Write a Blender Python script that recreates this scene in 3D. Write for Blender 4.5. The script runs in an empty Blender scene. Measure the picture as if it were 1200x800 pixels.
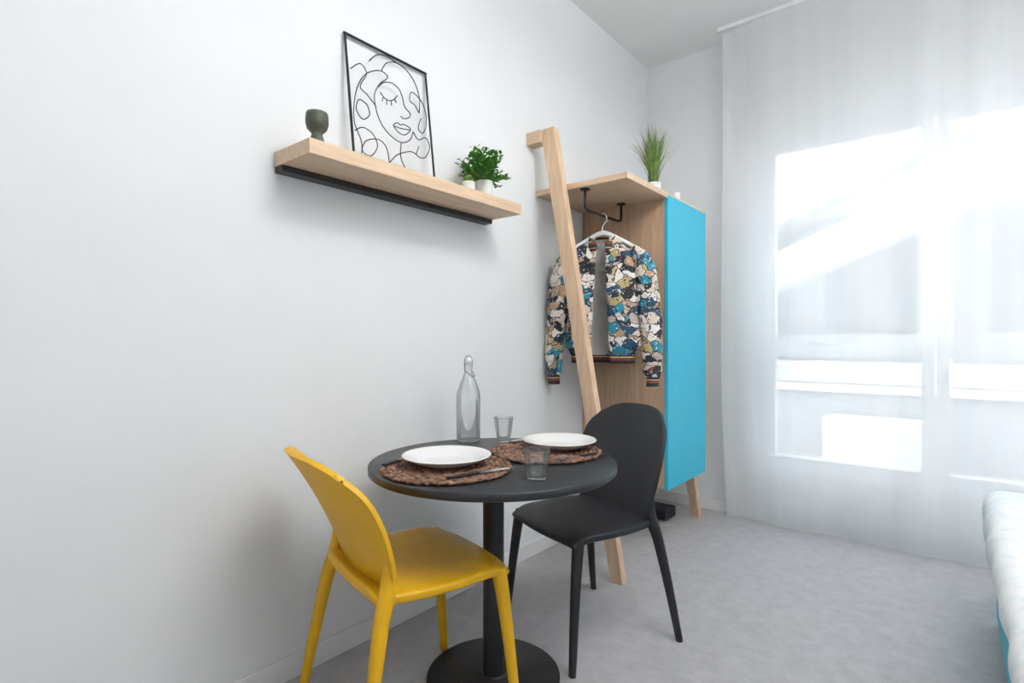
import bpy, bmesh, math, random
from mathutils import Vector, Matrix, noise
random.seed(7)
S = bpy.context.scene
COL = S.collection
pi = math.pi

# ------------------------------------------------------------------ materials
def newmat(name):
    m = bpy.data.materials.new(name); m.use_nodes = True
    nt = m.node_tree; nt.nodes.clear()
    out = nt.nodes.new('ShaderNodeOutputMaterial')
    return m, nt, out
def N(nt, t, **kw):
    n = nt.nodes.new(t)
    for k, v in kw.items():
        if k in n.inputs: n.inputs[k].default_value = v
        else: setattr(n, k, v)
    return n
def c4(c): return (c[0], c[1], c[2], 1.0)
def pmat(name, col, rough=.5, var=.06, scale=12., bump=0., bscale=60., metallic=0., spec=.5, stretch=(1,1,1), detail=4., nrough=.5):
    m, nt, out = newmat(name)
    b = N(nt, 'ShaderNodeBsdfPrincipled'); L = nt.links
    b.inputs['Roughness'].default_value = rough
    b.inputs['Metallic'].default_value = metallic
    b.inputs['Specular IOR Level'].default_value = spec
    tc = N(nt, 'ShaderNodeTexCoord'); mp = N(nt, 'ShaderNodeMapping')
    mp.inputs['Scale'].default_value = stretch
    L.new(tc.outputs['Object'], mp.inputs[0])
    nz = N(nt, 'ShaderNodeTexNoise', Scale=scale, Detail=detail, Roughness=nrough)
    L.new(mp.outputs[0], nz.inputs['Vector'])
    r = N(nt, 'ShaderNodeValToRGB')
    r.color_ramp.elements[0].position = .3; r.color_ramp.elements[1].position = .7
    r.color_ramp.elements[0].color = c4([max(0, x*(1-var)) for x in col])
    r.color_ramp.elements[1].color = c4([min(1, x*(1+var)) for x in col])
    L.new(nz.outputs['Fac'], r.inputs[0]); L.new(r.outputs[0], b.inputs['Base Color'])
    if bump > 0:
        n2 = N(nt, 'ShaderNodeTexNoise', Scale=bscale, Detail=3.)
        L.new(mp.outputs[0], n2.inputs['Vector'])
        bp = N(nt, 'ShaderNodeBump', Strength=bump, Distance=.01)
        L.new(n2.outputs['Fac'], bp.inputs['Height']); L.new(bp.outputs[0], b.inputs['Normal'])
    L.new(b.outputs[0], out.inputs[0])
    return m
def oak(name, axis, c1=(.58,.41,.27), c2=(.73,.55,.385)):
    m, nt, out = newmat(name); L = nt.links
    b = N(nt, 'ShaderNodeBsdfPrincipled', Roughness=.5)
    tc = N(nt, 'ShaderNodeTexCoord'); mp = N(nt, 'ShaderNodeMapping')
    sc = [28., 28., 28.]; sc[axis] = 1.6
    mp.inputs['Scale'].default_value = sc
    L.new(tc.outputs['Object'], mp.inputs[0])
    nz = N(nt, 'ShaderNodeTexNoise', Scale=2.2, Detail=6., Roughness=.6, Distortion=.4)
    L.new(mp.outputs[0], nz.inputs['Vector'])
    r = N(nt, 'ShaderNodeValToRGB')
    r.color_ramp.elements[0].position = .32; r.color_ramp.elements[1].position = .68
    r.color_ramp.elements[0].color = c4(c1); r.color_ramp.elements[1].color = c4(c2)
    L.new(nz.outputs['Fac'], r.inputs[0]); L.new(r.outputs[0], b.inputs['Base Color'])
    bp = N(nt, 'ShaderNodeBump', Strength=.08, Distance=.003)
    L.new(nz.outputs['Fac'], bp.inputs['Height']); L.new(bp.outputs[0], b.inputs['Normal'])
    L.new(b.outputs[0], out.inputs[0]); return m
def glassmat(name, tint=(.975,.985,.985), edgecol=(.26,.29,.31), edge=.48, lo=.045, pos=.55):
    m, nt, out = newmat(name); L = nt.links
    t = N(nt, 'ShaderNodeBsdfTransparent'); g = N(nt, 'ShaderNodeBsdfGlossy', Roughness=.04)
    lw = N(nt, 'ShaderNodeLayerWeight', Blend=.35)
    rr = N(nt, 'ShaderNodeValToRGB')
    rr.color_ramp.elements[0].color = c4(tint); rr.color_ramp.elements[1].color = c4(edgecol)
    rr.color_ramp.elements[0].position=pos
    L.new(lw.outputs['Facing'], rr.inputs[0]); L.new(rr.outputs[0], t.inputs['Color'])
    mr = N(nt, 'ShaderNodeMapRange'); mr.inputs['To Min'].default_value = lo; mr.inputs['To Max'].default_value = edge
    L.new(lw.outputs['Fresnel'], mr.inputs['Value'])
    mx = N(nt, 'ShaderNodeMixShader')
    L.new(mr.outputs[0], mx.inputs[0]); L.new(t.outputs[0], mx.inputs[1]); L.new(g.outputs[0], mx.inputs[2])
    L.new(mx.outputs[0], out.inputs[0]); return m
def curtainmat():
    m, nt, out = newmat('sheer_voile'); L = nt.links
    t = N(nt, 'ShaderNodeBsdfTransparent'); t.inputs['Color'].default_value = (1,1,1,1)
    tl = N(nt, 'ShaderNodeBsdfTranslucent'); tl.inputs['Color'].default_value = (.96,.97,.98,1)
    d = N(nt, 'ShaderNodeBsdfDiffuse'); d.inputs['Color'].default_value = (.96,.97,.98,1)
    a = N(nt, 'ShaderNodeMixShader'); a.inputs[0].default_value = .58
    L.new(tl.outputs[0], a.inputs[1]); L.new(d.outputs[0], a.inputs[2])
    tc = N(nt, 'ShaderNodeTexCoord'); mp = N(nt, 'ShaderNodeMapping'); mp.inputs['Scale'].default_value = (9,9,.2)
    L.new(tc.outputs['Object'], mp.inputs[0])
    nz = N(nt, 'ShaderNodeTexNoise', Scale=1.5, Detail=3.); L.new(mp.outputs[0], nz.inputs['Vector'])
    mr = N(nt, 'ShaderNodeMapRange'); mr.inputs['From Min'].default_value=.3; mr.inputs['From Max'].default_value=.7
    mr.inputs['To Min'].default_value = .65; mr.inputs['To Max'].default_value = .69
    L.new(nz.outputs['Fac'], mr.inputs['Value'])
    mx = N(nt, 'ShaderNodeMixShader')
    L.new(mr.outputs[0], mx.inputs[0]); L.new(t.outputs[0], mx.inputs[1]); L.new(a.outputs[0], mx.inputs[2])
    L.new(mx.outputs[0], out.inputs[0]); return m
def jacketmat():
    m, nt, out = newmat('jacket_print'); L = nt.links
    b = N(nt, 'ShaderNodeBsdfPrincipled', Roughness=.75)
    tc = N(nt, 'ShaderNodeTexCoord')
    nz = N(nt, 'ShaderNodeTexNoise', Scale=14., Detail=2.); L.new(tc.outputs['Object'], nz.inputs['Vector'])
    mv = N(nt, 'ShaderNodeVectorMath', operation='MULTIPLY_ADD')
    mv.inputs[1].default_value = (.09,.09,.09)
    L.new(nz.outputs['Color'], mv.inputs[0]); L.new(tc.outputs['Object'], mv.inputs[2])
    def vor(scale, feat='F1'):
        v = N(nt, 'ShaderNodeTexVoronoi', Scale=scale); v.feature = feat
        mp = N(nt, 'ShaderNodeMapping'); mp.inputs['Scale'].default_value=(1,1,1.5)
        L.new(mv.outputs[0], mp.inputs[0]); L.new(mp.outputs[0], v.inputs['Vector']); return v
    v1 = vor(17.)
    sp = N(nt, 'ShaderNodeSeparateColor'); L.new(v1.outputs['Color'], sp.inputs[0])
    r = N(nt, 'ShaderNodeValToRGB'); cr = r.color_ramp; cr.interpolation = 'CONSTANT'
    cols = [(0,(.015,.022,.03)),(.13,(.68,.60,.50)),(.29,(.02,.07,.13)),(.38,(.46,.31,.20)),(.50,(.80,.77,.72)),
            (.66,(.02,.25,.36)),(.75,(.52,.43,.38)),(.87,(.02,.022,.025)),(.93,(.50,.40,.18))]
    cr.elements[0].color = c4(cols[0][1]); cr.elements[0].position = 0
    cr.elements[1].color = c4(cols[1][1]); cr.elements[1].position = cols[1][0]
    for p, c in cols[2:]:
        e = cr.elements.new(p); e.color = c4(c)
    L.new(sp.outputs[0], r.inputs[0])
    v2 = vor(17., 'DISTANCE_TO_EDGE')
    lt = N(nt, 'ShaderNodeMath', operation='LESS_THAN'); lt.inputs[1].default_value = .04
    L.new(v2.outputs['Distance'], lt.inputs[0])
    mx = N(nt, 'ShaderNodeMix', data_type='RGBA'); mx.inputs[7].default_value = (.02,.03,.05,1)
    L.new(lt.outputs[0], mx.inputs[0]); L.new(r.outputs[0], mx.inputs[6])
    v3 = vor(70.)
    g = N(nt, 'ShaderNodeMath', operation='LESS_THAN'); g.inputs[1].default_value = .33
    L.new(v3.outputs['Distance'], g.inputs[0])
    sp2 = N(nt, 'ShaderNodeSeparateColor'); L.new(v3.outputs['Color'], sp2.inputs[0])
    g2 = N(nt, 'ShaderNodeMath', operation='LESS_THAN'); g2.inputs[1].default_value = .6
    L.new(sp2.outputs[1], g2.inputs[0])
    mm = N(nt, 'ShaderNodeMath', operation='MULTIPLY'); L.new(g.outputs[0], mm.inputs[0]); L.new(g2.outputs[0], mm.inputs[1])
    r2 = N(nt, 'ShaderNodeValToRGB'); r2.color_ramp.interpolation='CONSTANT'
    r2.color_ramp.elements[0].color=(.76,.72,.66,1); r2.color_ramp.elements[1].color=(.02,.03,.05,1); r2.color_ramp.elements[1].position=.46
    e=r2.color_ramp.elements.new(.78); e.color=(.42,.10,.06,1)
    L.new(sp2.outputs[0], r2.inputs[0])
    mx2 = N(nt, 'ShaderNodeMix', data_type='RGBA')
    L.new(mm.outputs[0], mx2.inputs[0]); L.new(mx.outputs[2], mx2.inputs[6]); L.new(r2.outputs[0], mx2.inputs[7])
    L.new(mx2.outputs[2], b.inputs['Base Color'])
    L.new(b.outputs[0], out.inputs[0]); return m
def ribmat(name, cols, scale, axis=2):
    m, nt, out = newmat(name); L = nt.links
    b = N(nt, 'ShaderNodeBsdfPrincipled', Roughness=.8)
    tc = N(nt, 'ShaderNodeTexCoord'); sx = N(nt, 'ShaderNodeSeparateXYZ'); L.new(tc.outputs['Object'], sx.inputs[0])
    mu = N(nt, 'ShaderNodeMath', operation='MULTIPLY'); mu.inputs[1].default_value = scale
    L.new(sx.outputs[axis], mu.inputs[0])
    fr = N(nt, 'ShaderNodeMath', operation='FRACT'); L.new(mu.outputs[0], fr.inputs[0])
    r = N(nt, 'ShaderNodeValToRGB'); r.color_ramp.interpolation = 'CONSTANT'
    r.color_ramp.elements[0].color = c4(cols[0]); r.color_ramp.elements[1].color = c4(cols[1]); r.color_ramp.elements[1].position = 1/len(cols)
    for i, c in enumerate(cols[2:]):
        e = r.color_ramp.elements.new((i+2)/len(cols)); e.color = c4(c)
    L.new(fr.outputs[0], r.inputs[0]); L.new(r.outputs[0], b.inputs['Base Color'])
    L.new(b.outputs[0], out.inputs[0]); return m
def duvetmat():
    m, nt, out = newmat('duvet_print'); L = nt.links
    b = N(nt, 'ShaderNodeBsdfPrincipled', Roughness=.85)
    tc = N(nt, 'ShaderNodeTexCoord')
    v = N(nt, 'ShaderNodeTexNoise', Scale=11., Detail=2., Distortion=1.5); L.new(tc.outputs['Object'], v.inputs['Vector'])
    r = N(nt, 'ShaderNodeValToRGB'); r.color_ramp.elements[0].position=.50; r.color_ramp.elements[1].position=.62
    r.color_ramp.elements[0].color=(.86,.87,.875,1); r.color_ramp.elements[1].color=(.76,.82,.84,1)
    L.new(v.outputs['Fac'], r.inputs[0]); L.new(r.outputs[0], b.inputs['Base Color']); L.new(b.outputs[0], out.inputs[0]); return m

M_wall = pmat('painted_wall', (.825,.845,.862), .85, .012, 3., .03, 250.)
M_ceil = pmat('ceiling_paint', (.93,.935,.94), .9, .01, 3.)
M_floor = pmat('resin_floor', (.44,.435,.45), .65, .13, 16., .2, 260., detail=15., nrough=.72)
M_base = pmat('baseboard_paint', (.83,.835,.84), .5, .01)
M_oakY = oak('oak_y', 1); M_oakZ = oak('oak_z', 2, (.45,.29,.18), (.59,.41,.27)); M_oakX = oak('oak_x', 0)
M_oakP = oak('oak_post', 2, (.60,.41,.26), (.75,.55,.375))
M_blackmetal = pmat('black_metal', (.012,.012,.014), .45, .1)
M_tab = pmat('black_laminate', (.020,.022,.026), .38, .15, 40., .04, 200.)
M_blackpl = pmat('black_plastic', (.016,.017,.020), .5, .08, 40., .04, 300.)
M_yellow = pmat('yellow_plastic', (.76,.42,.004), .45, .03, 20., .03, 300.)
M_blue = pmat('turquoise_lacquer', (.02,.44,.63), .45, .02)
M_white = pmat('white_ceramic', (.86,.86,.85), .18, .01)
M_plastw = pmat('white_plastic', (.85,.85,.85), .4, .01)
M_frame = pmat('window_pvc', (.84,.85,.86), .4, .01)
M_olive = pmat('olive_ceramic', (.075,.085,.055), .5, .25, 60., .1, 80.)
M_green = pmat('leaf_green', (.08,.26,.035), .5, .5, 30.)
M_green2 = pmat('grass_green', (.15,.24,.05), .5, .5, 30.)
M_succ = pmat('succulent_green', (.25,.42,.10), .5, .3, 30.)
M_steel = pmat('steel', (.75,.76,.78), .22, .03, metallic=1.)
M_mat = pmat('woven_seagrass', (.23,.125,.08), .75, .85, 55., .5, 160.)
M_wire = pmat('art_wire', (.01,.01,.012), .5, .1)
M_lining = pmat('lining_fabric', (.66,.65,.62), .7, .08)
M_duvet = duvetmat()
M_pillow = pmat('pillow_cotton', (.85,.86,.87), .85, .02)
M_bedblue = pmat('bed_base_blue', (.10,.50,.62), .6, .03)
M_darkbox = pmat('dark_fabric_box', (.03,.032,.04), .8, .2)
M_glass = glassmat('drink_glass')
M_pane = glassmat('window_pane', (.99,.995,.995), (.95,.96,.96), .12, .01)
M_curtain = curtainmat()
M_jacket = jacketmat()
M_rib = ribmat('striped_rib', [(.02,.025,.03),(.02,.025,.03),(.35,.04,.03),(.02,.025,.03),(.6,.45,.2),(.02,.025,.03)], 26.)
M_ext1 = pmat('render_light', (.34,.345,.35), .9, .05, 1.)
M_ext2 = pmat('render_grey', (.16,.165,.17), .9, .06, 1.)
M_ext3 = pmat('render_white', (.68,.68,.68), .9, .03, 1.)
M_ext4 = pmat('terrace_gravel', (.27,.27,.27), .95, .5, 7., .3, 20.)
M_extd = pmat('dark_opening', (.012,.012,.014), .6, .1)

# ------------------------------------------------------------------ helpers
def empty(name, loc=(0,0,0), rz=0.):
    e = bpy.data.objects.new(name, None); COL.objects.link(e)
    e.empty_display_size = .05; e.location = loc; e.rotation_euler = (0,0,rz); return e
def mobj(name, verts, faces, mat, parent=None, smooth=True, loc=(0,0,0), rot=(0,0,0)):
    me = bpy.data.meshes.new(name); me.from_pydata([tuple(v) for v in verts], [], faces)
    bm = bmesh.new(); bm.from_mesh(me); bmesh.ops.recalc_face_normals(bm, faces=bm.faces); bm.to_mesh(me); bm.free()
    if isinstance(mat, (list, tuple)):
        for mm in mat: me.materials.append(mm)
    else: me.materials.append(mat)
    if smooth:
        for p in me.polygons: p.use_smooth = True
    o = bpy.data.objects.new(name, me); COL.objects.link(o)
    o.location = loc; o.rotation_euler = rot
    if parent: o.parent = parent
    return o
def box(name, a, b, mat, parent=None, bevel=0., rot=(0,0,0), seg=2):
    x0,y0,z0 = a; x1,y1,z1 = b
    cx,cy,cz = (x0+x1)/2,(y0+y1)/2,(z0+z1)/2
    hx,hy,hz = abs(x1-x0)/2,abs(y1-y0)/2,abs(z1-z0)/2
    v = [(sx*hx,sy*hy,sz*hz) for sx in (-1,1) for sy in (-1,1) for sz in (-1,1)]
    f = [(0,1,3,2),(4,6,7,5),(0,4,5,1),(2,3,7,6),(0,2,6,4),(1,5,7,3)]
    o = mobj(name, v, f, mat, parent, False, (cx,cy,cz), rot)
    if bevel > 0:
        m = o.modifiers.new('bev','BEVEL'); m.width = bevel; m.segments = seg
    return o
def lathe_data(profile, segs=40):
    v=[]; f=[]
    n=len(profile)
    for i in range(segs):
        a=2*pi*i/segs
        for r,z in profile: v.append((r*math.cos(a), r*math.sin(a), z))
    for i in range(segs):
        j=(i+1)%segs
        for k in range(n-1):
            f.append((i*n+k, j*n+k, j*n+k+1, i*n+k+1))
    return v,f
def lathe(name, profile, mat, parent=None, loc=(0,0,0), segs=40, smooth=True, split=True):
    v,f=lathe_data(profile,segs)
    o=mobj(name,v,f,mat,parent,smooth,loc)
    bm=bmesh.new(); bm.from_mesh(o.data); bmesh.ops.remove_doubles(bm,verts=bm.verts,dist=1e-5)
    bmesh.ops.recalc_face_normals(bm,faces=bm.faces); bm.to_mesh(o.data); bm.free()
    if split:
        m=o.modifiers.new('es','EDGE_SPLIT'); m.split_angle=math.radians(50)
    return o
def catmull(pts, sub=6):
    P=[Vector(p) for p in pts]
    if len(P)<3: return P
    out=[]
    for i in range(len(P)-1):
        p0=P[max(i-1,0)];p1=P[i];p2=P[i+1];p3=P[min(i+2,len(P)-1)]
        for s in range(sub):
            t=s/sub
            out.append(.5*((2*p1)+(-p0+p2)*t+(2*p0-5*p1+4*p2-p3)*t*t+(-p0+3*p1-3*p2+p3)*t**3))
    out.append(P[-1]); return out
def tube_data(pts, radii, segs=12, flat=1., up=Vector((0,1,0)), cap=True, wob=None):
    P=[Vector(p) for p in pts]; n=len(P); v=[];f=[]
    if not isinstance(radii,(list,tuple)): radii=[radii]*n
    for i in range(n):
        t=(P[min(i+1,n-1)]-P[max(i-1,0)]).normalized()
        s=t.cross(up)
        if s.length<1e-3: s=t.cross(Vector((1,0,0)))
        s.normalize(); w=s.cross(t).normalized()
        for k in range(segs):
            a=2*pi*k/segs
            r=radii[i]*(1+(wob(i,a) if wob else 0))
            v.append(P[i]+s*math.cos(a)*r+w*math.sin(a)*r*flat)
    for i in range(n-1):
        for k in range(segs):
            k2=(k+1)%segs
            f.append((i*segs+k,i*segs+k2,(i+1)*segs+k2,(i+1)*segs+k))
    if cap:
        f.append(tuple(range(segs-1,-1,-1))); f.append(tuple((n-1)*segs+k for k in range(segs)))
    return v,f
def lerpl(vals, n):
    out=[]
    m=len(vals)-1
    for i in range(n):
        t=i/(n-1)*m; a=min(int(t),m-1); out.append(vals[a]+(vals[a+1]-vals[a])*(t-a))
    return out
def tube(name, pts, radii, mat, parent=None, segs=12, sub=0, flat=1., up=Vector((0,1,0)), cap=True, wob=None):
    P=catmull(pts,sub) if sub else pts
    R=lerpl(radii,len(P)) if isinstance(radii,(list,tuple)) else radii
    v,f=tube_data(P,R,segs,flat,up,cap,wob)
    return mobj(name,v,f,mat,parent)
def merge(datas):
    V=[];F=[]
    for v,f in datas:
        o=len(V); V+=list(v); F+=[tuple(i+o for i in q) for q in f]
    return V,F
def rbox(name, a, b, r, mat, parent=None, n=24, amp=0., ns=4., seed=0, fn=None):
    a=Vector(a);b=Vector(b);c=(a+b)/2;h=(b-a)/2
    bm=bmesh.new(); bmesh.ops.create_cube(bm,size=2.)
    bmesh.ops.subdivide_edges(bm,edges=bm.edges[:],cuts=n,use_grid_fill=True)
    for v in bm.verts:
        p=Vector((v.co.x*h.x,v.co.y*h.y,v.co.z*h.z))
        q=Vector([max(-h[i]+r,min(h[i]-r,p[i])) for i in range(3)])
        d=p-q
        if d.length>1e-6: p=q+d.normalized()*r
        if amp:
            nn=noise.noise(Vector((p.x*ns+seed,p.y*ns,p.z*ns)))+.5*noise.noise(Vector((p.x*ns*2.3+seed,p.y*ns*2.3,p.z*ns*2.3)))
            p+= (d.normalized() if d.length>1e-6 else Vector((0,0,1)))*nn*amp
        if fn: p=fn(p,c)
        v.co=p
    me=bpy.data.meshes.new(name); bm.to_mesh(me); bm.free(); me.materials.append(mat)
    for p in me.polygons: p.use_smooth=True
    o=bpy.data.objects.new(name,me); COL.objects.link(o); o.location=c
    if parent:o.parent=parent
    return o

# ------------------------------------------------------------------ room shell
CX, CH = 1.759, 1.15
YB = 3.75; CEIL=3.17; XR=3.1; YN=-1.6
box('floor', (-.1,YN-.1,-.1),(XR+.1,YB+.25,0), M_floor)
box('ceiling', (-.1,YN-.1,CEIL),(XR+.1,YB+.25,CEIL+.1), M_ceil)
box('wall_left', (-.1,YN-.1,0),(0,YB+.25,CEIL), M_wall)
box('wall_right', (XR,YN-.1,0),(XR+.1,YB+.25,CEIL), M_wall)
box('wall_rear', (0,YN-.1,0),(XR,YN,CEIL), M_wall)
WX0,WX1,WZ1=.775,2.60,2.46
wb=empty('wall_back')
box('pier_left',(0,YB,0),(WX0,YB+.25,CEIL),M_wall,wb)
box('pier_right',(WX1,YB,0),(XR,YB+.25,CEIL),M_wall,wb)
box('lintel',(WX0,YB,WZ1),(WX1,YB+.25,CEIL),M_wall,wb)
box('baseboard_left',(0,YN,0),(.013,YB,.078),M_base,bevel=.003)
box('baseboard_back',(.013,YB-.013,0),(WX0-.01,YB,.078),M_base,bevel=.003)
box('baseboard_right',(XR-.013,YN,0),(XR,YB,.078),M_base,bevel=.003)

win=empty('window_1')
def fb(n,a,b): box(n,a,b,M_frame,win,bevel=.006)
y0,y1=YB+.045,YB+.115
fb('jamb_left',(WX0,y0,0),(WX0+.045,y1,WZ1)); fb('jamb_right',(WX1-.045,y0,0),(WX1,y1,WZ1))
fb('head',(WX0+.045,y0,WZ1-.05),(WX1-.045,y1,WZ1)); fb('sill',(WX0+.045,y0,0),(WX1-.045,y1,.04))
xm=(1.622+1.745)/2
for i,(xa,xb) in enumerate(((WX0+.045,xm-.004),(xm+.004,WX1-.045))):
    ya,yb=y0-.012,y1-.02
    gl=.847-(WX0+.045) if i==0 else 1.745-(xm+.004)
    gl=max(gl,.05)
    fb(f'stile_l_{i}',(xa,ya,.04),(xa+gl,yb,WZ1-.05)); fb(f'stile_r_{i}',(xb-.058,ya,.04),(xb,yb,WZ1-.05))
    fb(f'rail_top_{i}',(xa+gl,ya,2.36),(xb-.058,yb,WZ1-.05))
    fb(f'rail_mid_{i}',(xa+gl,ya,1.06),(xb-.058,yb,1.19))
    fb(f'rail_low_{i}',(xa+gl,ya,.30),(xb-.058,yb,.42))
    fb(f'rail_bot_{i}',(xa+gl,ya,.04),(xb-.058,yb,.12))
    fb(f'panel_{i}',(xa+gl,ya+.02,.12),(xb-.058,yb-.01,.30))
    box(f'pane_{i}',(xa+gl,ya+.03,.42),(xb-.058,ya+.034,2.36),M_pane,win)
box('handle_plate',(xm-.035,y0-.024,1.02),(xm-.01,y0-.012,1.16),M_frame,win,bevel=.003)
box('handle_lever',(xm-.11,y0-.05,1.10),(xm-.012,y0-.035,1.12),M_frame,win,bevel=.004)

# ------------------------------------------------------------------ exterior
ext=empty('opposite_building')
box('facade',(-7,10,-3),(9,10.4,5.6),M_ext3,ext)
box('facade_lower',(-7,9.96,-3),(9,10,3.1),M_ext1,ext)
box('slab_low',(-7,9.2,.55),(9,9.96,.85),M_ext3,ext)
box('slab_mid',(-7,9.0,3.1),(9,10,3.45),M_ext3,ext)
for i,x in enumerate((-4.2,-2.0,.2,2.2,4.4)):
    box(f'opening_{i}',(x,9.90,1.0),(x+1.1,9.96,2.9),M_ext2,ext)
    box(f'pillar_{i}',(x+1.3,9.1,.85),(x+1.55,9.5,3.1),M_ext3,ext)
st=empty('external_staircase')
box('ramp',(-3.0,7.6,2.9),(4.0,8.1,3.5),M_ext3,st,rot=(0,math.radians(-22),0))
box('ramp_soffit',(-2.6,7.7,2.2),(4.0,8.3,2.6),M_ext1,st,rot=(0,math.radians(-22),0))
box('tower',(-3.2,8.3,-1),(-.6,8.9,3.0),M_ext2,st)
box('dark_door',(-1.4,8.27,1.35),(-1.1,8.3,1.9),M_extd,st)
ter=empty('terrace')
box('deck',(-6,4.0,-.14),(8,7.4,-.04),M_ext4,ter)
box('parapet',(-6,6.6,-.04),(8,6.8,.62),M_ext1,ter)
box('coping',(-6,6.55,.62),(8,6.85,.68),M_ext3,ter)
box('planter',(.75,6.1,-.04),(1.6,6.5,.40),M_ext3,ter,bevel=.02)

# ------------------------------------------------------------------ curtain
def curtain():
    nx,nz=420,40
    x0,x1=.60,3.05; V=[];F=[]
    for j in range(nz+1):
        t=j/nz; z=CEIL-.03-(CEIL-.036)*t
        for i in range(nx+1):
            u=i/nx; x=x0+(x1-x0)*u
            ph=x*19+1.3*noise.noise(Vector((x*1.6,t*.9,1.3)))*3
            amp=.010+.010*noise.noise(Vector((x*1.3,3.,t)))+.005*(1-t)
            if x<.85: amp+=.014*(.85-x)/.25
            y=3.56+.085*t**1.5+amp*math.sin(ph)+.03*noise.noise(Vector((x*2.0,t*2.2,7.)))
            y+=.012*t*t*math.sin(x*9+t*9)
            xx=x+.012*math.sin(t*5+x*3)*t
            V.append((xx,min(y,3.70),z))
    for j in range(nz):
        for i in range(nx):
            a=j*(nx+1)+i; F.append((a,a+1,a+nx+2,a+nx+1))
    return V,F
cu=empty('sheer_curtain')
v,f=curtain(); mobj('voile',v,f,M_curtain,cu)
box('ceiling_track',(.58,3.545,CEIL-.025),(XR-.02,3.575,CEIL),M_frame,cu)

# ------------------------------------------------------------------ wall shelf
sh=empty('wall_shelf')
box('oak_board',(.002,.90,1.732),(.222,1.955,1.78),M_oakY,sh,bevel=.002)
box('metal_rail',(.0,.905,1.712),(.05,1.95,1.732),M_blackmetal,sh,bevel=.001)

art=empty('wire_line_art')
U0,U1=1.165,1.56; ZB,ZT=1.7835,2.293; XBt,XTp=.075,.012
def A(u,v): return Vector((XBt+(XTp-XBt)*v, U0+(U1-U0)*u, ZB+(ZT-ZB)*v))
def PX(x,y):
    u=(x-418)/93.; top=31+49*u; bot=194+27*u
    return A(u,(bot-y)/(bot-top))
def bar(n,p,q,r):
    v,f=tube_data([p,q],r,4,1.,Vector((1,0,.1))); mobj(n,v,f,M_wire,art,False)
bar('frame_bottom',A(0,.006),A(1,.006),.0062);bar('frame_top',A(-.012,1),A(1.012,1),.0062)
bar('frame_left',A(0,0),A(0,1),.0062);bar('frame_right',A(1,0),A(1,1),.0062)
strokes=[
 [(424,190),(427,165),(421,140),(423,112),(430,90),(441,78),(455,76),(462,84),(452,92),(445,106),(446,126),(451,142),(460,155),(472,163),(483,160),(488,150)],
 [(455,76),(462,66),(474,66),(487,76),(496,92),(500,110),(498,128)],
 [(442,64),(452,56),(464,58),(474,66)],
 [(452,102),(457,110),(465,112),(472,106)],
 [(455,108),(453,113)],[(459,111),(458,117)],[(464,112),(464,118)],[(468,110),(470,115)],
 [(450,96),(457,90),(467,91),(475,98)],
 [(475,98),(478,108),(480,120),(486,128),(484,133),(477,134),(474,131)],
 [(464,142),(469,139),(473,142),(477,141),(485,147),(477,154),(469,150),(464,142)],[(464,143),(473,146),(485,148)],
 [(498,128),(493,118),(487,112),(490,102),(498,108),(505,120),(507,138),(501,152),(495,146),(500,134)],
 [(488,150),(494,160),(504,158),(508,170),(500,182),(490,178),(494,168)],
 [(436,118),(428,112),(424,124),(430,136),(438,130),(436,118)],
 [(421,150),(430,146),(440,154),(444,168),(436,180),(427,174),(432,162),(446,160),(454,170),(456,188)],
 [(421,75),(432,68),(438,80),(430,96),(437,106),(446,120)],
 [(472,163),(470,180),(476,196),(492,206),(508,204)],
 [(456,188),(466,178),(482,174),(490,178)],
]
ds=[]
for s in strokes:
    P=catmull([PX(*p) for p in s],5)
    ds.append(tube_data(P,.0021,6,1.,Vector((1,0,.1))))
v,f=merge(ds); mobj('face_lines',v,f,M_wire,art)

lathe('olive_vase',[(0,0),(.020,0),(.024,.004),(.022,.020),(.017,.036),(.019,.042),(.031,.054),(.036,.072),(.0355,.094),(.033,.106),(.030,.106),(.031,.09),(.030,.07),(.018,.055),(0,.05)],M_olive,loc=(.165,.960,1.781),segs=36,split=False)

def leaf(base,dirv,length,width,bend=.3):
    d=Vector(dirv).normalized(); s=d.cross(Vector((0,0,1)))
    if s.length<.05: s=Vector((1,0,0))
    s.normalize(); n=s.cross(d)
    V=[];F=[]
    prof=[(0,.15),(.3,.85),(.6,1.),(.85,.55),(1.,.03)]
    for t,w in prof:
        c=Vector(base)+d*length*t - n*(-bend*length*t*t*.3) - Vector((0,0,1))*bend*length*t*t
        V+= [c-s*width*w+n*width*.25*w, c, c+s*width*w+n*width*.25*w]
    for i in range(len(prof)-1):
        a=i*3
        F+=[(a,a+1,a+4,a+3),(a+1,a+2,a+5,a+4)]
    return V,F
def pot(name,parent,r,h,loc=(0,0,0)):
    lathe(name,[(0,0),(r*.78,0),(r*.82,.003),(r,h*.95),(r,h),(r*.9,h),(r*.88,h*.85),(0,h*.85)],M_white,parent,loc,segs=32)
pl=empty('potted_boxwood_plant',(.135,1.80,1.7805)); pot('pot',pl,.038,.082)
ds=[];st=[]
for i in range(95):
    a=random.uniform(0,2*pi); e=random.uniform(.1,1.45)
    L=random.uniform(.09,.13)+.035*math.sin(e)
    d=Vector((math.cos(a)*math.cos(e),math.sin(a)*math.cos(e),math.sin(e)))
    o=Vector((random.uniform(-.015,.015),random.uniform(-.015,.015),.074))
    tip=o+Vector((d.x*L*.75,d.y*L,d.z*L))
    st.append(tube_data([o,(o+tip)/2+Vector((0,0,.008)),tip],.0012,5))
    for k in range(10):
        t=.35+.65*k/9; p=o.lerp(tip,t)
        a2=k*2.4+i
        dd=d*.6+Vector((math.cos(a2),math.sin(a2),.35+random.uniform(-.2,.3)))
        l=leaf(p,dd,random.uniform(.024,.034),random.uniform(.006,.009))
        ds.append(([Vector((max(vv[0],-.125),vv[1],vv[2])) for vv in l[0]],l[1]))
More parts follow.
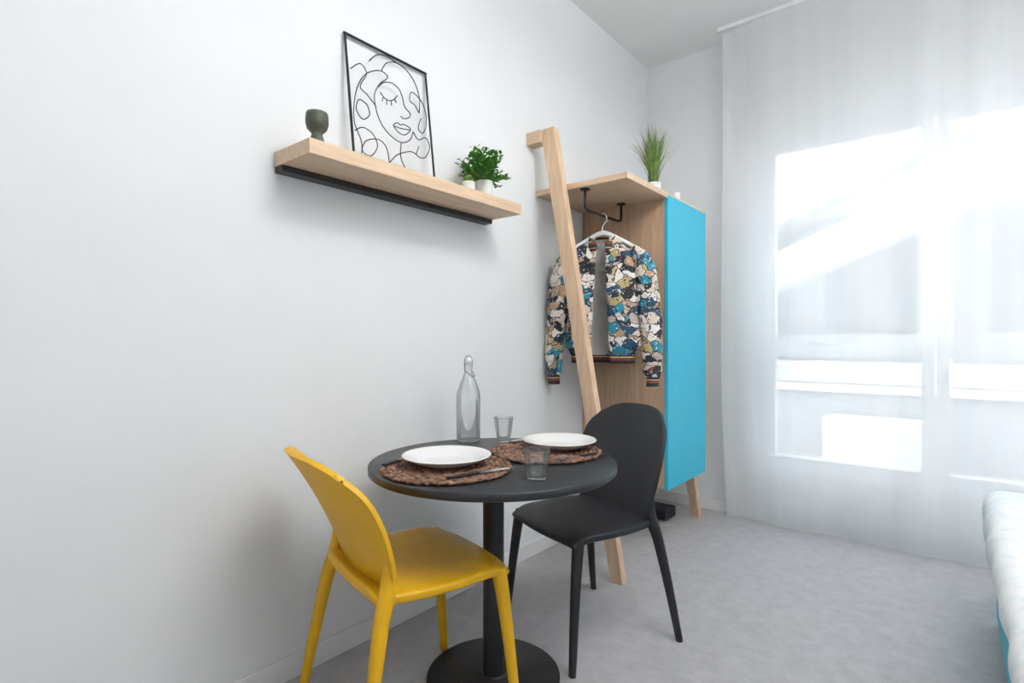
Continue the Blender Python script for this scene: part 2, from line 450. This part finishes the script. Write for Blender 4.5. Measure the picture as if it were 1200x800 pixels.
v,f=merge(ds); mobj('leaves',v,f,M_green,pl,False); v,f=merge(st); mobj('stems',v,f,M_green,pl)
pl=empty('potted_succulent_plant',(.175,1.655,1.7805)); pot('pot',pl,.027,.040)
ds=[]
for i in range(60):
    a=i*2.399; e=.1+1.35*(i/60); d=Vector((math.cos(a)*math.cos(e),math.sin(a)*math.cos(e),math.sin(e)))
    ds.append(leaf(Vector((0,0,.038)),d,.030,.0055,-.1))
v,f=merge(ds); mobj('leaves',v,f,M_succ,pl,False)

# ------------------------------------------------------------------ wardrobe
wd=empty('open_wardrobe')
XF=.55; YA=2.36; YC=2.84; YD=3.41; ZTp=1.965; ZBt=.345
box('top_board',(.003,YA,ZTp-.03),(XF-.002,YD,ZTp+.0),M_oakX,wd,bevel=.0015)
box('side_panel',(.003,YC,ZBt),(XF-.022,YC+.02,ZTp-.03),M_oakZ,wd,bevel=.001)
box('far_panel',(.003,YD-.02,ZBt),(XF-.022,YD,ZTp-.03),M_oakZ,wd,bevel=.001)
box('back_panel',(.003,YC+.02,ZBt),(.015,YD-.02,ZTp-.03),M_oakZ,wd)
box('bottom_panel',(.015,YC+.02,ZBt),(XF-.022,YD-.02,ZBt+.02),M_oakX,wd)
box('inner_shelf',(.015,YC+.02,1.1),(XF-.03,YD-.02,1.12),M_oakX,wd)
box('blue_door',(XF-.020,YC-.004,ZBt-.012),(XF,YD+.004,ZTp-.012),M_blue,wd,bevel=.001)
yp0,yp1=2.305,2.350
def prism(name, prof, ya, yb, mat):
    n=len(prof); V=[(x,ya,z) for x,z in prof]+[(x,yb,z) for x,z in prof]
    F=[tuple(range(n)),tuple(range(2*n-1,n-1,-1))]+[(i,(i+1)%n,(i+1)%n+n,i+n) for i in range(n)]
    o=mobj(name,V,F,mat,wd,False); m=o.modifiers.new('b','BEVEL'); m.width=.002; m.segments=2; return o
prism('leaning_post',[(.088,2.19),(.092,2.262),(.158,2.262),(.553,0),(.489,0)],yp0,yp1,M_oakP)
prism('wall_arm',[(.0,2.190),(.0,2.255),(.090,2.255),(.089,2.190)],yp0-.025,yp1,M_oakX)
box('low_rail',(.435,yp1,.30),(.475,YC+.02,.344),M_oakY,wd,bevel=.002)
box('low_rail_back',(.05,YC,.30),(.475,YC+.04,.344),M_oakX,wd,bevel=.002)
box('low_rail_far',(.05,YD-.06,.30),(.475,YD-.02,.344),M_oakX,wd,bevel=.002)
def leg4(name,top,bot,h1,h2,mat,par):
    V=[]
    for c,h in ((top,h1),(bot,h2)):
        for sx,sy in((-1,-1),(1,-1),(1,1),(-1,1)): V.append((c[0]+sx*h[0],c[1]+sy*h[1],c[2]))
    F=[(0,1,2,3),(7,6,5,4)]+[(i,(i+1)%4,(i+1)%4+4,i+4) for i in range(4)]
    o=mobj(name,V,F,mat,par,False); m=o.modifiers.new('b','BEVEL'); m.width=.002
leg4('far_leg',(.46,3.385,.335),(.455,3.52,0),(.03,.022),(.026,.022),M_oakP,wd)
leg4('far_leg_wall',(.08,3.385,.335),(.06,3.52,0),(.03,.022),(.026,.022),M_oakP,wd)
rx=.29
tube('hanging_rod',[(rx,2.40,ZTp-.032),(rx,2.40,1.86),(rx,2.405,1.838),(rx,2.43,1.83),(rx,2.75,1.83),(rx,2.785,1.838),(rx,2.79,1.86),(rx,2.79,ZTp-.032)],.007,M_blackmetal,wd,segs=10,up=Vector((1,0,0)))
for i,yy in enumerate((2.40,2.79)):
    lathe(f'rod_flange_{i}',[(0,0),(.026,0),(.026,-.006),(0,-.006)],M_blackmetal,wd,(rx,yy,ZTp-.030),segs=24)
box('storage_box',(.18,3.30,0.001),(.34,3.46,.07),M_darkbox,bevel=.01)

# hanger + jacket
jy=2.57
hg=empty('clothes_hanger',(.295,jy,0),math.radians(20))
tube('hook',[(0,0,1.725),(0,0,1.765),(.012,0,1.785),(.022,0,1.80),(.020,0,1.825),(.004,0,1.840),(-.012,0,1.832),(-.016,0,1.82)],.0028,M_steel,hg,segs=8,sub=5)
tube('shoulder_bar',[(-.17,.0,1.650),(-.12,0,1.679),(-.04,0,1.720),(0,0,1.732),(.04,0,1.720),(.12,0,1.679),(.17,0,1.650)],[.009,.011,.014,.015,.014,.011,.009],M_plastw,hg,segs=12,sub=6)
jk=empty('bomber_jacket',(.295,jy,0),math.radians(20))
def wr(p,a=.006,s=14):
    return a*noise.noise(Vector((p[0]*s,p[1]*s,p[2]*s*.7)))+a*.6*noise.noise(Vector((p[0]*s*2.2+5,p[1]*s,p[2]*s*1.6)))
def gapf(z):
    t=max(0,min(1,(1.66-z)/.58)); return .024+.024*t
def body():
    keys=[(1.075,.165,.062),(1.12,.192,.078),(1.2,.200,.084),(1.3,.202,.084),(1.4,.203,.080),(1.5,.203,.074),(1.57,.198,.066),(1.615,.180,.055),(1.65,.148,.045),(1.68,.106,.040),(1.705,.072,.040)]
    zs=[];n=60
    m=len(keys)-1
    for i in range(n+1):
        t=i/n*m;a=min(int(t),m-1);k=t-a
        zs.append([keys[a][q]+(keys[a+1][q]-keys[a][q])*k for q in range(3)])
    na=72; V=[];F=[]
    for z,w,d in zs:
        g=gapf(z)+.004*noise.noise(Vector((z*12,0,0)))
        if z>1.66: g+=.5*(z-1.66)
        ga=math.asin(min(.95,(g/w)**1.25))
        for i in range(na+1):
            th=-pi/2+ga+(2*pi-2*ga)*i/na
            cx=math.cos(th); sy=math.sin(th)
            x=w*math.copysign(abs(cx)**.8,cx); y=d*math.copysign(abs(sy)**.85,sy)
            fold=.008*math.sin(th*9+z*14)*(1 if z<1.55 else .4)
            k=wr((x,y,z),.012)+fold
            V.append((x+cx*k,y+sy*k,z))
    for j in range(n):
        for i in range(na):
            a=j*(na+1)+i; F.append((a,a+1,a+na+2,a+na+1))
    return V,F
v,f=body(); o=mobj('body',v,f,[M_jacket,M_lining],jk)
m=o.modifiers.new('s','SOLIDIFY'); m.thickness=.006; m.offset=-1; m.material_offset=1; m.material_offset_rim=0
def sleeve(s):
    pts=[(s*.150,0,1.615),(s*.190,0,1.590),(s*.222,-.004,1.51),(s*.240,-.008,1.38),(s*.252,-.012,1.25),(s*.260,-.018,1.12),(s*.264,-.022,1.00),(s*.264,-.022,.965)]
    rr=[.045,.058,.062,.060,.056,.052,.047,.034]
    P=catmull(pts,7); R=lerpl(rr,len(P))
    return tube_data(P,R,28,.95,Vector((0,1,0)),False,lambda i,a: .12*noise.noise(Vector((math.cos(a)*1.5+s,math.sin(a)*1.5,i*.22)))+.05*math.sin(i*.9+2*a+s))
for s,nm in((-1,'sleeve_left'),(1,'sleeve_right')):
    v,f=sleeve(s); o=mobj(nm,v,f,M_jacket,jk); mm=o.modifiers.new('s','SOLIDIFY'); mm.thickness=.004
    tube('cuff_'+('l' if s<0 else 'r'),[(s*.264,-.022,.972),(s*.264,-.022,.945),(s*.262,-.022,.915)],[.033,.031,.032],M_rib,jk,segs=24,sub=3,cap=False)
V=[];F=[]
for j in range(5):
    z=1.035+.045*j/4
    for i in range(61):
        w=.168;d=.062;ga=.20;th=-pi/2+ga+(2*pi-2*ga)*i/60
        cx=math.cos(th);sy=math.sin(th);k=1+.02*math.sin(i*2.1)
        V.append((w*k*math.copysign(abs(cx)**.8,cx),d*k*math.copysign(abs(sy)**.85,sy),z))
for j in range(4):
    for i in range(60):
        a=j*61+i;F.append((a,a+1,a+62,a+61))
o=mobj('hem_rib',V,F,M_rib,jk); mm=o.modifiers.new('s','SOLIDIFY'); mm.thickness=.005
V=[];F=[]
for j in range(5):
    t=j/4
    for i in range(49):
        ga=.34;th=-pi/2+ga+(2*pi-2*ga)*i/48
        w=.082-.012*t;d=.052-.004*t
        fr=max(0,-math.sin(th))
        V.append((w*math.cos(th),d*math.sin(th)-.016*fr,1.680+.045*t-.055*fr))
for j in range(4):
    for i in range(48):
        a=j*49+i;F.append((a,a+1,a+50,a+49))
o=mobj('collar_rib',V,F,M_rib,jk); mm=o.modifiers.new('s','SOLIDIFY'); mm.thickness=.006

# grass plant
pl=empty('potted_grass_plant',(.43,2.91,ZTp+.0005)); pot('pot',pl,.045,.085)
ds=[]
for i in range(150):
    a=random.uniform(0,2*pi); r=random.uniform(0,.025); sp=random.uniform(0,1)**1.1
    H=random.uniform(.24,.37); lean=.14*sp
    V=[];F=[]; n=7; ww=random.uniform(.0024,.0040)
    px,py=r*math.cos(a),r*math.sin(a); sa=a+pi/2+random.uniform(-.8,.8)
    for k in range(n+1):
        t=k/n; w=ww*(1-t**2.5)+.0003
        cx=px+math.cos(a)*lean*t**1.8; cy=py+math.sin(a)*lean*t**1.8; cz=.07+H*(t-.22*sp*t*t)
        V+=[(cx-math.cos(sa)*w,cy-math.sin(sa)*w,cz),(cx+math.cos(sa)*w,cy+math.sin(sa)*w,cz)]
    for k in range(n): F.append((2*k,2*k+1,2*k+3,2*k+2))
    ds.append((V,F))
v,f=merge(ds); mobj('blades',v,f,M_green2,pl,False)
lathe('small_white_cup',[(0,0),(.02,0),(.026,.05),(.024,.05),(.018,.006),(0,.006)],M_white,None,(.50,3.06,ZTp+.0005),segs=24)

# ------------------------------------------------------------------ bistro table
TX,TY,TZ,TR=.533,1.405,.745,.418
tb=empty('round_bistro_table',(TX,TY,0))
lathe('top',[(0,TZ-.026),(TR-.004,TZ-.026),(TR,TZ-.022),(TR,TZ-.003),(TR-.003,TZ),(0,TZ)],M_tab,tb,segs=96)
lathe('stem',[(0,.012),(.036,.012),(.036,TZ-.026),(0,TZ-.026)],M_blackmetal,tb,segs=32)
lathe('base',[(0,0),(.225,0),(.228,.003),(.228,.009),(.224,.012),(.05,.014),(.045,.020),(.036,.020),(0,.02)],M_blackmetal,tb,segs=72)
lathe('top_plate',[(0,TZ-.034),(.10,TZ-.034),(.10,TZ-.026),(0,TZ-.026)],M_blackmetal,tb,segs=32)
def mat_obj(name,x,y,R):
    ds=[]; rings=12
    for i in range(rings):
        r=R-.008-i*(R-.010)/rings
        n=max(24,int(2*pi*r/.005)); V=[];F=[];sg=6
        fr=max(6,int(2*pi*r/.030))
        for k in range(n):
            a=2*pi*k/n
            rr=.0080*(1+.34*math.sin(a*fr+i*1.7))
            cr=r+.0022*math.sin(a*fr*.5+i)
            for q in range(sg):
                b=2*pi*q/sg
                V.append(((cr+rr*math.cos(b))*math.cos(a),(cr+rr*math.cos(b))*math.sin(a),.0065+rr*.75*math.sin(b)))
        for k in range(n):
            for q in range(sg):
                F.append((k*sg+q,((k+1)%n)*sg+q,((k+1)%n)*sg+(q+1)%sg,k*sg+(q+1)%sg))
        ds.append((V,F))
    ds.append(lathe_data([(0,.002),(R-.01,.002),(R-.01,.007),(0,.007)],48))
    v,f=merge(ds); return mobj(name,v,f,M_mat,None,True,(x,y,TZ+.0008))
mat_obj('woven_placemat',.515,1.200,.205)
mat_obj('woven_placemat.001',.610,1.607,.200)
plp=[(0,0),(.075,0),(.085,.003),(.115,.016),(.140,.028),(.143,.030),(.141,.032),(.136,.031),(.108,.020),(.085,.009),(.07,.006),(0,.005)]
lathe('white_plate',plp,M_white,None,(.500,1.215,TZ+.014),segs=64,split=False)
lathe('white_plate.001',[(r*.95,z) for r,z in plp],M_white,None,(.630,1.665,TZ+.014),segs=64,split=False)
gp=[(0,0),(.026,0),(.028,.003),(.031,.02),(.040,.085),(.041,.092),(.0395,.093),(.038,.088),(.029,.022),(.026,.010),(0,.009)]
lathe('drinking_glass',gp,M_glass,None,(.318,1.715,TZ+.0005),segs=40,split=False)
lathe('drinking_glass.001',gp,M_glass,None,(.812,1.278,TZ+.0005),segs=40,split=False)
bt=empty('swing_top_glass_bottle',(.225,1.602,TZ+.0005))
lathe('bottle',[(0,.004),(.03,.002),(.044,0),(.048,.004),(.049,.02),(.049,.175),(.046,.20),(.036,.232),(.024,.258),(.018,.275),(.0155,.295),(.016,.304),(.018,.307),(.018,.314),(.015,.318),(.012,.318),(.013,.295),(.016,.272),(.034,.228),(.0445,.195),(.046,.17),(.046,.012),(.03,.010),(0,.014)],M_glass,bt,segs=48,split=False)
lathe('stopper',[(0,.312),(.011,.312),(.012,.322),(.015,.324),(.015,.332),(.010,.341),(0,.343)],M_white,bt,segs=24)
tube('wire_bail',[(0,-.019,.285),(0,-.022,.300),(0,-.020,.335),(0,0,.346),(0,.020,.335),(0,.022,.300),(0,.019,.285)],.0016,M_blackmetal,bt,segs=6,sub=4,up=Vector((1,0,0)))
tube('wire_lever',[(0,-.019,.285),(.022,-.012,.27),(.030,0,.262),(.022,.012,.27),(0,.019,.285)],.0016,M_blackmetal,bt,segs=6,sub=4,up=Vector((0,0,1)))
def flatstrip(prof,th=.0012):
    V=[];F=[];n=len(prof)
    for (x,w,z) in prof:
        V+=[(x,-w,z),(x,w,z),(x,w,z+th*2),(x,-w,z+th*2)]
    for i in range(n-1):
        a=i*4
        for k in range(4):F.append((a+k,a+(k+1)%4,a+4+(k+1)%4,a+4+k))
    F+=[(0,1,2,3),((n-1)*4+3,(n-1)*4+2,(n-1)*4+1,(n-1)*4)]
    return V,F
def knife(name,x,y,rz):
    r=empty(name,(x,y,TZ+.0145),rz)
    v,f=flatstrip([(-.105,.006,0),(-.10,.0095,0),(-.05,.009,0),(0,.007,0)],.003); mobj('handle',v,f,M_blackpl,r,False)
    v,f=flatstrip([(0,.006,.002),(.02,.009,.002),(.08,.0095,.002),(.105,.006,.002),(.115,.001,.002)],.0008); mobj('blade',v,f,M_steel,r,False)
def fork(name,x,y,rz):
    r=empty(name,(x,y,TZ+.0145),rz)
    v,f=flatstrip([(-.105,.006,0),(-.10,.0085,0),(-.04,.0075,0),(-.03,.005,.001)],.0028); mobj('handle',v,f,M_blackpl,r,False)
    ds=[flatstrip([(-.03,.0035,.002),(.03,.003,.006),(.045,.010,.004),(.060,.0125,.002),(.064,.0125,.002)],.0009)]
    for k in range(4):
        off=-.0105+k*.007
        V,F=flatstrip([(.062,.0018,.002),(.085,.0015,.004),(.105,.0009,.009)],.0009)
        ds.append(([(a,b+off,c) for a,b,c in V],F))
    v,f=merge(ds); mobj('tines',v,f,M_steel,r,False)
knife('table_knife',.672,1.178,math.radians(74))
fork('dinner_fork',.345,1.165,math.radians(105))
knife('table_knife.001',.445,1.69,math.radians(250))
fork('dinner_fork.001',.768,1.545,math.radians(255))

# ------------------------------------------------------------------ chairs
def chair(name,loc,rz,mat,sc,rec=0.,bh=.44,fs=1.):
    r=empty(name,loc,rz); r.scale=(sc,sc,sc)
    n=26;V=[];F=[]
    for j in range(n+1):
        v=-1+2*j/n
        for i in range(n+1):
            u=-1+2*i/n
            hw=.224+.004*v
            x=hw*u*math.sqrt(1-.20*v*v); y=.006+.218*v*math.sqrt(1-.15*u*u)
            z=.462-.012*(1-u*u)*(1-v*v)
            if v>.55: z-=.026*((v-.55)/.45)**2
            z-=.010*abs(u)**5
            if v<-.6: z+=.012*((-v-.6)/.4)**2*(1-abs(u)**3)
            V.append((x,y,z))
    for j in range(n):
        for i in range(n):
            a=j*(n+1)+i;F.append((a,a+1,a+n+2,a+n+1))
    o=mobj('seat',V,F,mat,r)
    m=o.modifiers.new('s','SOLIDIFY');m.thickness=.026;m.offset=-1
    m=o.modifiers.new('b','BEVEL');m.width=.008;m.segments=3;m.limit_method='ANGLE';m.angle_limit=.9
    nu,nv=32,40;V=[];F=[]
    for j in range(nv+1):
        t=j/nv
        for i in range(nu+1):
            u=-1+2*i/nu
            w0=.188+.046*math.sin(min(t/.62,1)*pi/2)
            if t>.5:
                s=(t-.5)/.5; xx=w0*u*math.sqrt(1-.40*s**4); zz=.5+.5*s*math.sqrt(max(0,1-.40*abs(u)**3.4))
            else: xx=w0*u; zz=t
            z=.425+bh*zz
            y=-.180-(.055+rec)*zz-(.070+rec)*zz*zz+.058*(xx/.2)**2*(.5+.4*zz)+.02*(1-zz)**3
            V.append((xx,y,z))
    for j in range(nv):
        for i in range(nu):
            a=j*(nu+1)+i;F.append((a,a+1,a+nu+2,a+nu+1))
    o=mobj('backrest',V,F,mat,r)
    m=o.modifiers.new('s','SOLIDIFY');m.thickness=.014;m.offset=0
    m=o.modifiers.new('b','BEVEL');m.width=.005;m.segments=3;m.limit_method='ANGLE';m.angle_limit=.9
    for s in(-1,1):
        tube('rear_leg_%s'%('l' if s<0 else 'r'),[(s*.199,-.170,.56),(s*.193,-.165,.51),(s*.192,-.166,.455),(s*.206,-.188,.38),(s*.228,-.222,.20),(s*.250,-.255,0)],[.006,.013,.023,.020,.0165,.0125],mat,r,segs=16,sub=5)
        tube('front_leg_%s'%('l' if s<0 else 'r'),[(s*.188,.168,.436),(s*.193,.178,.40),(s*.203,.196,.25),(s*.218,.220,0)],[.023,.021,.0175,.0125],mat,r,segs=16,sub=5)
    tube('rear_bridge',[(-.19,-.165,.44),(0,-.165,.428),(.19,-.165,.44)],[.02,.016,.02],mat,r,segs=12,sub=5,up=Vector((0,0,1)))
    return r
chair('dining_chair',(.450,1.122,0),math.radians(-15),M_yellow,1.06,.022,.375)
chair('dining_chair.001',(.612,1.862,0),math.radians(160),M_blackpl,1.03,0.,.43)

# ------------------------------------------------------------------ bed
bd=empty('single_bed')
box('base',(1.895,1.15,.03),(2.88,2.96,.40),M_bedblue,bd,bevel=.015)
rbox('mattress',(1.90,1.12,.39),(2.90,2.98,.49),.04,M_pillow,bd,14)
def dv(p,c):
    wy=p.y+c.y
    if p.z<-.02: p.z+= .018*math.sin(wy*4.3)+.008*math.sin(wy*11)
    return p
rbox('duvet',(1.850,1.10,.415),(2.95,3.02,.545),.06,M_duvet,bd,60,.011,5.,3,dv)
rbox('pillow',(2.03,2.60,.525),(2.80,2.98,.65),.06,M_pillow,bd,24,.012,6.,9)

# ------------------------------------------------------------------ light
cl=empty('added_fill_lamp',(2.25,1.2,0))  # invented fill fixture, out of view, added to brighten ceiling, curtain and walls
lathe('fill_disc',[(0,2.80),(.52,2.80),(.525,2.81),(.525,2.83),(.52,2.84),(0,2.84)],M_plastw,cl,segs=48)
tube('fill_cord',[(0,0,2.84),(0,0,CEIL)],.004,M_plastw,cl,segs=8)
def area(name,z,flip,energy,size):
    ld=bpy.data.lights.new(name,'AREA'); ld.shape='DISK'; ld.size=size; ld.energy=energy; ld.color=(1,.985,.965)
    lo=bpy.data.objects.new(name,ld); COL.objects.link(lo); lo.location=(0,0,z); lo.parent=cl
    if flip: lo.rotation_euler=(pi,0,0)
area('fill_down',2.795,False,15,1.0)
area('fill_up',2.845,True,102,1.0)
W=bpy.data.worlds.new('sky'); S.world=W; W.use_nodes=True
nt=W.node_tree; bg=nt.nodes['Background']
bg.inputs[0].default_value=(.90,.95,1,1); bg.inputs[1].default_value=5.2

# ------------------------------------------------------------------ camera
cd=bpy.data.cameras.new('camera'); cd.sensor_width=36; cd.lens=635/1200*36; cd.clip_start=.02
co=bpy.data.objects.new('camera',cd); COL.objects.link(co)
co.location=(CX,0,CH); co.rotation_euler=(math.radians(90),0,math.radians(39.15))
S.camera=co
S.view_settings.view_transform='Standard'
